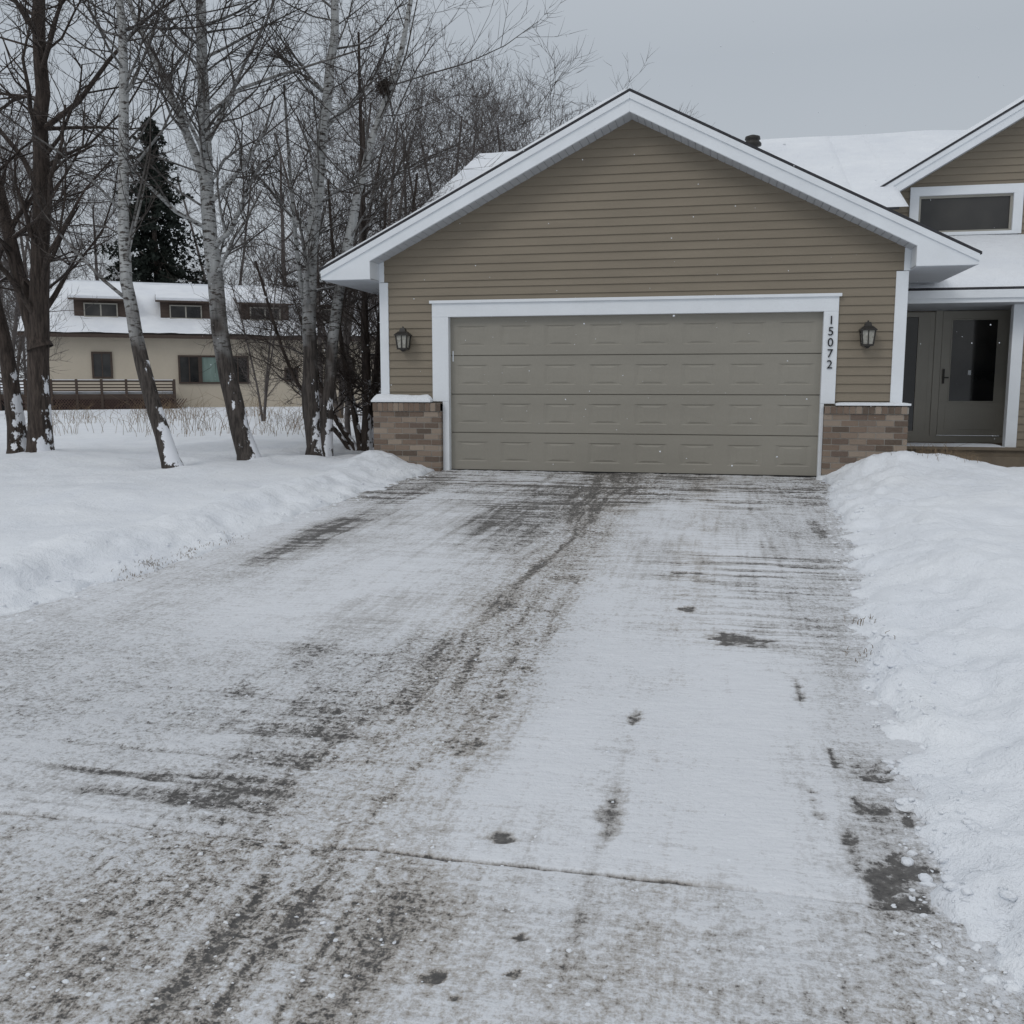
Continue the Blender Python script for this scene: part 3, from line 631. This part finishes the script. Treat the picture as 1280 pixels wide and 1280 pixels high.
def conifer(name,x,y,H,Rm,seed):
    rg=np.random.RandomState(seed); V=[];F=[]
    z0=float(ground(x,y))
    tr=Tree(seed); tr.add(np.array([[x,y,z0],[x,y,z0+H*.5],[x,y,z0+H]]),np.array([.25,.15,.02]),8)
    for i in range(105):
        t=(i+.5)/105; z=z0+H*(.06+.93*t); L=Rm*(1-t)**.75*rg.uniform(.45,1.2)+.15; n=int(3+4*(1-t))
        for j in range(n):
            a=rg.uniform(0,6.28); dv=np.array([math.cos(a),math.sin(a),-.18+.4*t])*rg.uniform(.7,1.15)
            for q in range(int(9*L)+5):
                u=rg.uniform(.15,1); c=np.array([x,y,z])+dv*L*u+np.array([0,0,-.25*u*u*L]); 
                for e in range(2):
                    s1=unit(rg.normal(0,1,3)+dv*.6); s2=unit(np.cross(s1,rg.normal(0,1,3))); w=.08*rg.uniform(.6,1.3); l=.30*rg.uniform(.6,1.3)
                    b=len(V); V+= [c-s2*w,c+s1*l*.6-s2*w*.8,c+s1*l,c+s1*l*.5+s2*w]; F.append((b,b+1,b+2,b+3))
    par=empty(name); mesh_obj('needles',V,F,M['needle'],par); tm=tr.mesh('trunk',M['bark']); tm.parent=par
conifer('spruce_tree',-30.6,49,15.4,4.4,3)
def weeds(name,spots,seed,rr=1.):
    T=Tree(seed)
    for (x,y,n,sp,hh) in spots:
        for i in range(n):
            px=x+T.r.normal(0,sp); py=y+T.r.normal(0,sp); z=max(float(ground(px,py)),float(zd(np.array(py)))) if px>-5 else float(ground(px,py))
            H=hh*T.r.uniform(.5,1.2); d=T.r.normal(0,.4,2)*H
            T.add(np.array([[px,py,z-.02],[px+d[0]*.4,py+d[1]*.4,z+H*.6],[px+d[0]*1.3,py+d[1]*1.3,z+H*.9]]),rr*np.array([.0016,.0013,.0007])*(1 if y<14 else 3),3)
    return T.mesh(name,M['weed'])
gl_spots=[(.86,5.75,14,.04,.05),(.74,5.15,14,.07,.03),(2.5,12.45,110,.20,.14),(2.9,12.6,80,.14,.12)]
for i in range(16):
    y=rs.uniform(5.6,7.6); gl_spots.append((float(xl(y))+rs.normal(0.03,.04),y,14,.05,.02))
weeds('dry_grass',gl_spots,71,1.4)
sp=[]
for i in range(70):
    Y=rs.uniform(18,33); r=rs.uniform(-.80,-.40); sp.append((r*Y,Y,int(rs.uniform(5,26)),.35,rs.uniform(.2,.6)*(1 if rs.rand()<.8 else 1.8)))
weeds('dry_weeds',sp,72)

# ------------------------------------------------------------ neighbour house
nb=empty('neighbor_house',(-28.6,37,.15)); ang=math.atan2(.53,.85); nb.rotation_euler=(0,0,ang)
L=14.6; Wd=8.0
s=MB(); s.box(-.6,L,0,Wd,-.6,3.25); s.prism([(0,3.25),(Wd,3.25),(Wd/2,5.55)],-.6,-.4,axis='x'); s.prism([(0,3.25),(Wd,3.25),(Wd/2,5.55)],L-.2,L,axis='x'); s.obj('walls',M['beige'],nb)
s=MB(); s.prism([(-.5,3.05),(Wd/2,5.62),(Wd+.5,3.05),(Wd+.5,3.2),(Wd/2,5.75),(-.5,3.2)],-1.0,L+.5,axis='x'); s.obj('roof_edge',M['brown'],nb)
nx,ny=90,24
X,Y=np.meshgrid(np.linspace(-1.0,L+.5,nx),np.linspace(-.52,Wd/2,ny)); Z=3.22+(Y+.5)*.5675+.12*(fbm(X*.8,Y*.8,3)); F=[(j*nx+i,j*nx+i+1,(j+1)*nx+i+1,(j+1)*nx+i) for j in range(ny-1) for i in range(nx-1)]
mesh_obj('roof_snow',np.stack([X.ravel(),Y.ravel(),Z.ravel()],1),F,M['snow'],nb,True)
s=MB(); s.prism([(Wd/2,5.76),(Wd+.5,3.21),(Wd+.5,3.35),(Wd/2,5.90)],-1,L+.5,axis='x'); s.obj('roof_snow_back',M['snow'],nb)
dk=MB(); gl_=MB(); wt=MB(); sn=MB(); cu_=MB(); cf_=MB()
for (a,b_) in ((1.15,3.35),(4.75,6.95),(8.3,10.5),(11.6,13.4)):
    dk.prism([(.85,3.85),(.85,4.78),(2.8,5.15),(2.8,4.3)],a,b_,axis='x'); dk.prism([(.55,4.72),(3.0,5.18),(3.0,5.26),(.55,4.80)],a-.2,b_+.2,axis='x')
    sn.prism([(.58,4.805),(3.1,5.28),(3.1,5.42),(.58,4.92)],a-.18,b_+.18,axis='x')
    frame(cf_,a+.4,b_-.4,4.0,4.62,.78,.846,.05); gl_.box(a+.45,b_-.45,.80,.83,4.05,4.57); cf_.box((a+b_)/2-.03,(a+b_)/2+.03,.79,.84,4.06,4.56)
dk.obj('dormers',M['brown'],nb); sn.obj('dormer_snow',M['snow'],nb); cf_.obj('dormer_window_frames',M['fdoor'],nb)
for (a,b_,z0,z1) in ((1.80,2.65,1.28,2.45),(5.4,6.35,1.05,2.33),(7.5,8.5,1.05,2.33),(10.1,10.75,1.15,1.8),(12.4,13.4,1.2,2.3)):
    frame(cf_ if False else wt,a,b_,z0,z1,-.07,-.004,.08); gl_.box(a+.07,b_-.07,-.03,-.01,z0+.07,z1-.07); wt.box((a+b_)/2-.02,(a+b_)/2+.02,-.05,-.031,z0+.08,z1-.08)
frame(wt,6.35,7.5,1.05,2.33,-.071,-.004,.08); cu_.box(6.42,7.43,-.03,-.01,1.12,2.26)
wt.obj('window_frames',M['brown'],nb); gl_.obj('window_glass',M['glass'],nb); cu_.obj('picture_window',M['curtain'],nb)
dkk=MB(); la=MB()
dkk.box(-1.6,5.2,-2.6,-.01,.42,.62); dkk.box(-1.6,5.2,-2.62,-2.5,1.12,1.20); dkk.box(-1.6,5.2,-2.60,-2.54,.86,.92); dkk.box(-1.6,5.2,-2.60,-2.54,.99,1.04); dkk.box(-1.6,5.2,-2.60,-2.54,.74,.79)
for i in range(8): xx=-1.6+i*.96; dkk.box(xx,xx+.10,-2.64,-2.4995,-.5,1.24)
for i in range(3): dkk.box(5.1,5.2,-2.5+i*.8,-2.4+i*.8,.62,1.2)
dkk.box(5.12,5.18,-2.5,0,1.1,1.18); dkk.obj('deck',M['brown'],nb)
for i in range(60):
    xx=-1.6+i*.113
    la.prism([(xx,-.3),(xx+.04,-.3),(xx+.6,.42),(xx+.56,.42)],-2.6,-2.59); la.prism([(xx+.56,-.3),(xx+.6,-.3),(xx+.04,.42),(xx,.42)],-2.585,-2.575)
la.obj('deck_lattice',M['lattice'],nb)
s=MB(); s.box(-1.6,5.1,-2.3,-2.29,-.4,.42); s.box(5.1,5.15,-2.3,-.01,-.4,.42); s.obj('deck_underside_shade_sheet',M['gasket_and_shade'],nb)  # near-black sheets behind the lattice, painted shade under the deck
sn=MB(); sn.box(-1.55,5.15,-2.45,-.05,.62,.72); sn.box(-1.6,5.2,-2.62,-2.5,1.2,1.225); sn.obj('deck_snow',M['snow'],nb)

pts=[];rd=[]
for i in range(300):
    y=rs.uniform(3.5,12.3); pts.append((rs.uniform(-.6,.45)*y,y,1.19+rs.uniform(-.12,.35)*y)); rd.append(rs.uniform(.0015,.0036))
scatter('snowflakes',pts,rd,M['snow'],1.)

# ------------------------------------------------------------ world, sun, camera
w=bpy.data.worlds.new('World'); scene.world=w; w.use_nodes=True; nt=w.node_tree; bg=nt.nodes['Background']; bg.inputs['Strength'].default_value=.1
sky=nt.nodes.new('ShaderNodeTexSky'); sky.sky_type='NISHITA'; sky.sun_disc=False; sky.sun_elevation=math.radians(40); sky.sun_rotation=math.radians(150); sky.dust_density=4
tc=nt.nodes.new('ShaderNodeTexCoord'); sp_=nt.nodes.new('ShaderNodeSeparateXYZ'); nt.links.new(tc.outputs['Generated'],sp_.inputs[0])
cr=nt.nodes.new('ShaderNodeValToRGB'); e=cr.color_ramp.elements; e[0].position=0; e[0].color=(.51,.545,.585,1); e[1].position=1; e[1].color=(.80,.83,.87,1); m_=cr.color_ramp.elements.new(.3); m_.color=(.435,.475,.52,1)
nt.links.new(sp_.outputs[2],cr.inputs[0])
nz=nt.nodes.new('ShaderNodeTexNoise'); nz.inputs['Scale'].default_value=1.6; nz.inputs['Detail'].default_value=3; nt.links.new(tc.outputs['Generated'],nz.inputs['Vector'])
mr=nt.nodes.new('ShaderNodeMapRange'); mr.inputs[3].default_value=9.7; mr.inputs[4].default_value=10.6; nt.links.new(nz.outputs['Fac'],mr.inputs[0])
vm=nt.nodes.new('ShaderNodeVectorMath'); vm.operation='SCALE'; nt.links.new(cr.outputs[0],vm.inputs[0]); nt.links.new(mr.outputs[0],vm.inputs['Scale'])
mx=nt.nodes.new('ShaderNodeMix'); mx.data_type='RGBA'; mx.inputs[0].default_value=.06; nt.links.new(vm.outputs[0],mx.inputs[6]); nt.links.new(sky.outputs[0],mx.inputs[7]); nt.links.new(mx.outputs[2],bg.inputs[0])
su=bpy.data.lights.new('sun','SUN'); su.energy=.55; su.angle=math.radians(22); su.color=(1,.97,.93); so_=link(bpy.data.objects.new('sun',su)); so_.rotation_euler=(math.radians(50),0,math.radians(-30))
cam=bpy.data.cameras.new('camera'); co=link(bpy.data.objects.new('camera',cam)); cam.sensor_width=36; cam.lens=36*1200/1280; cam.clip_end=3000; cam.clip_start=.05
co.location=(0,0,1.194); co.rotation_euler=(math.radians(90-7.6),0,math.radians(12.1)); scene.camera=co
scene.view_settings.view_transform='Standard'; scene.view_settings.look='None'; scene.view_settings.exposure=0
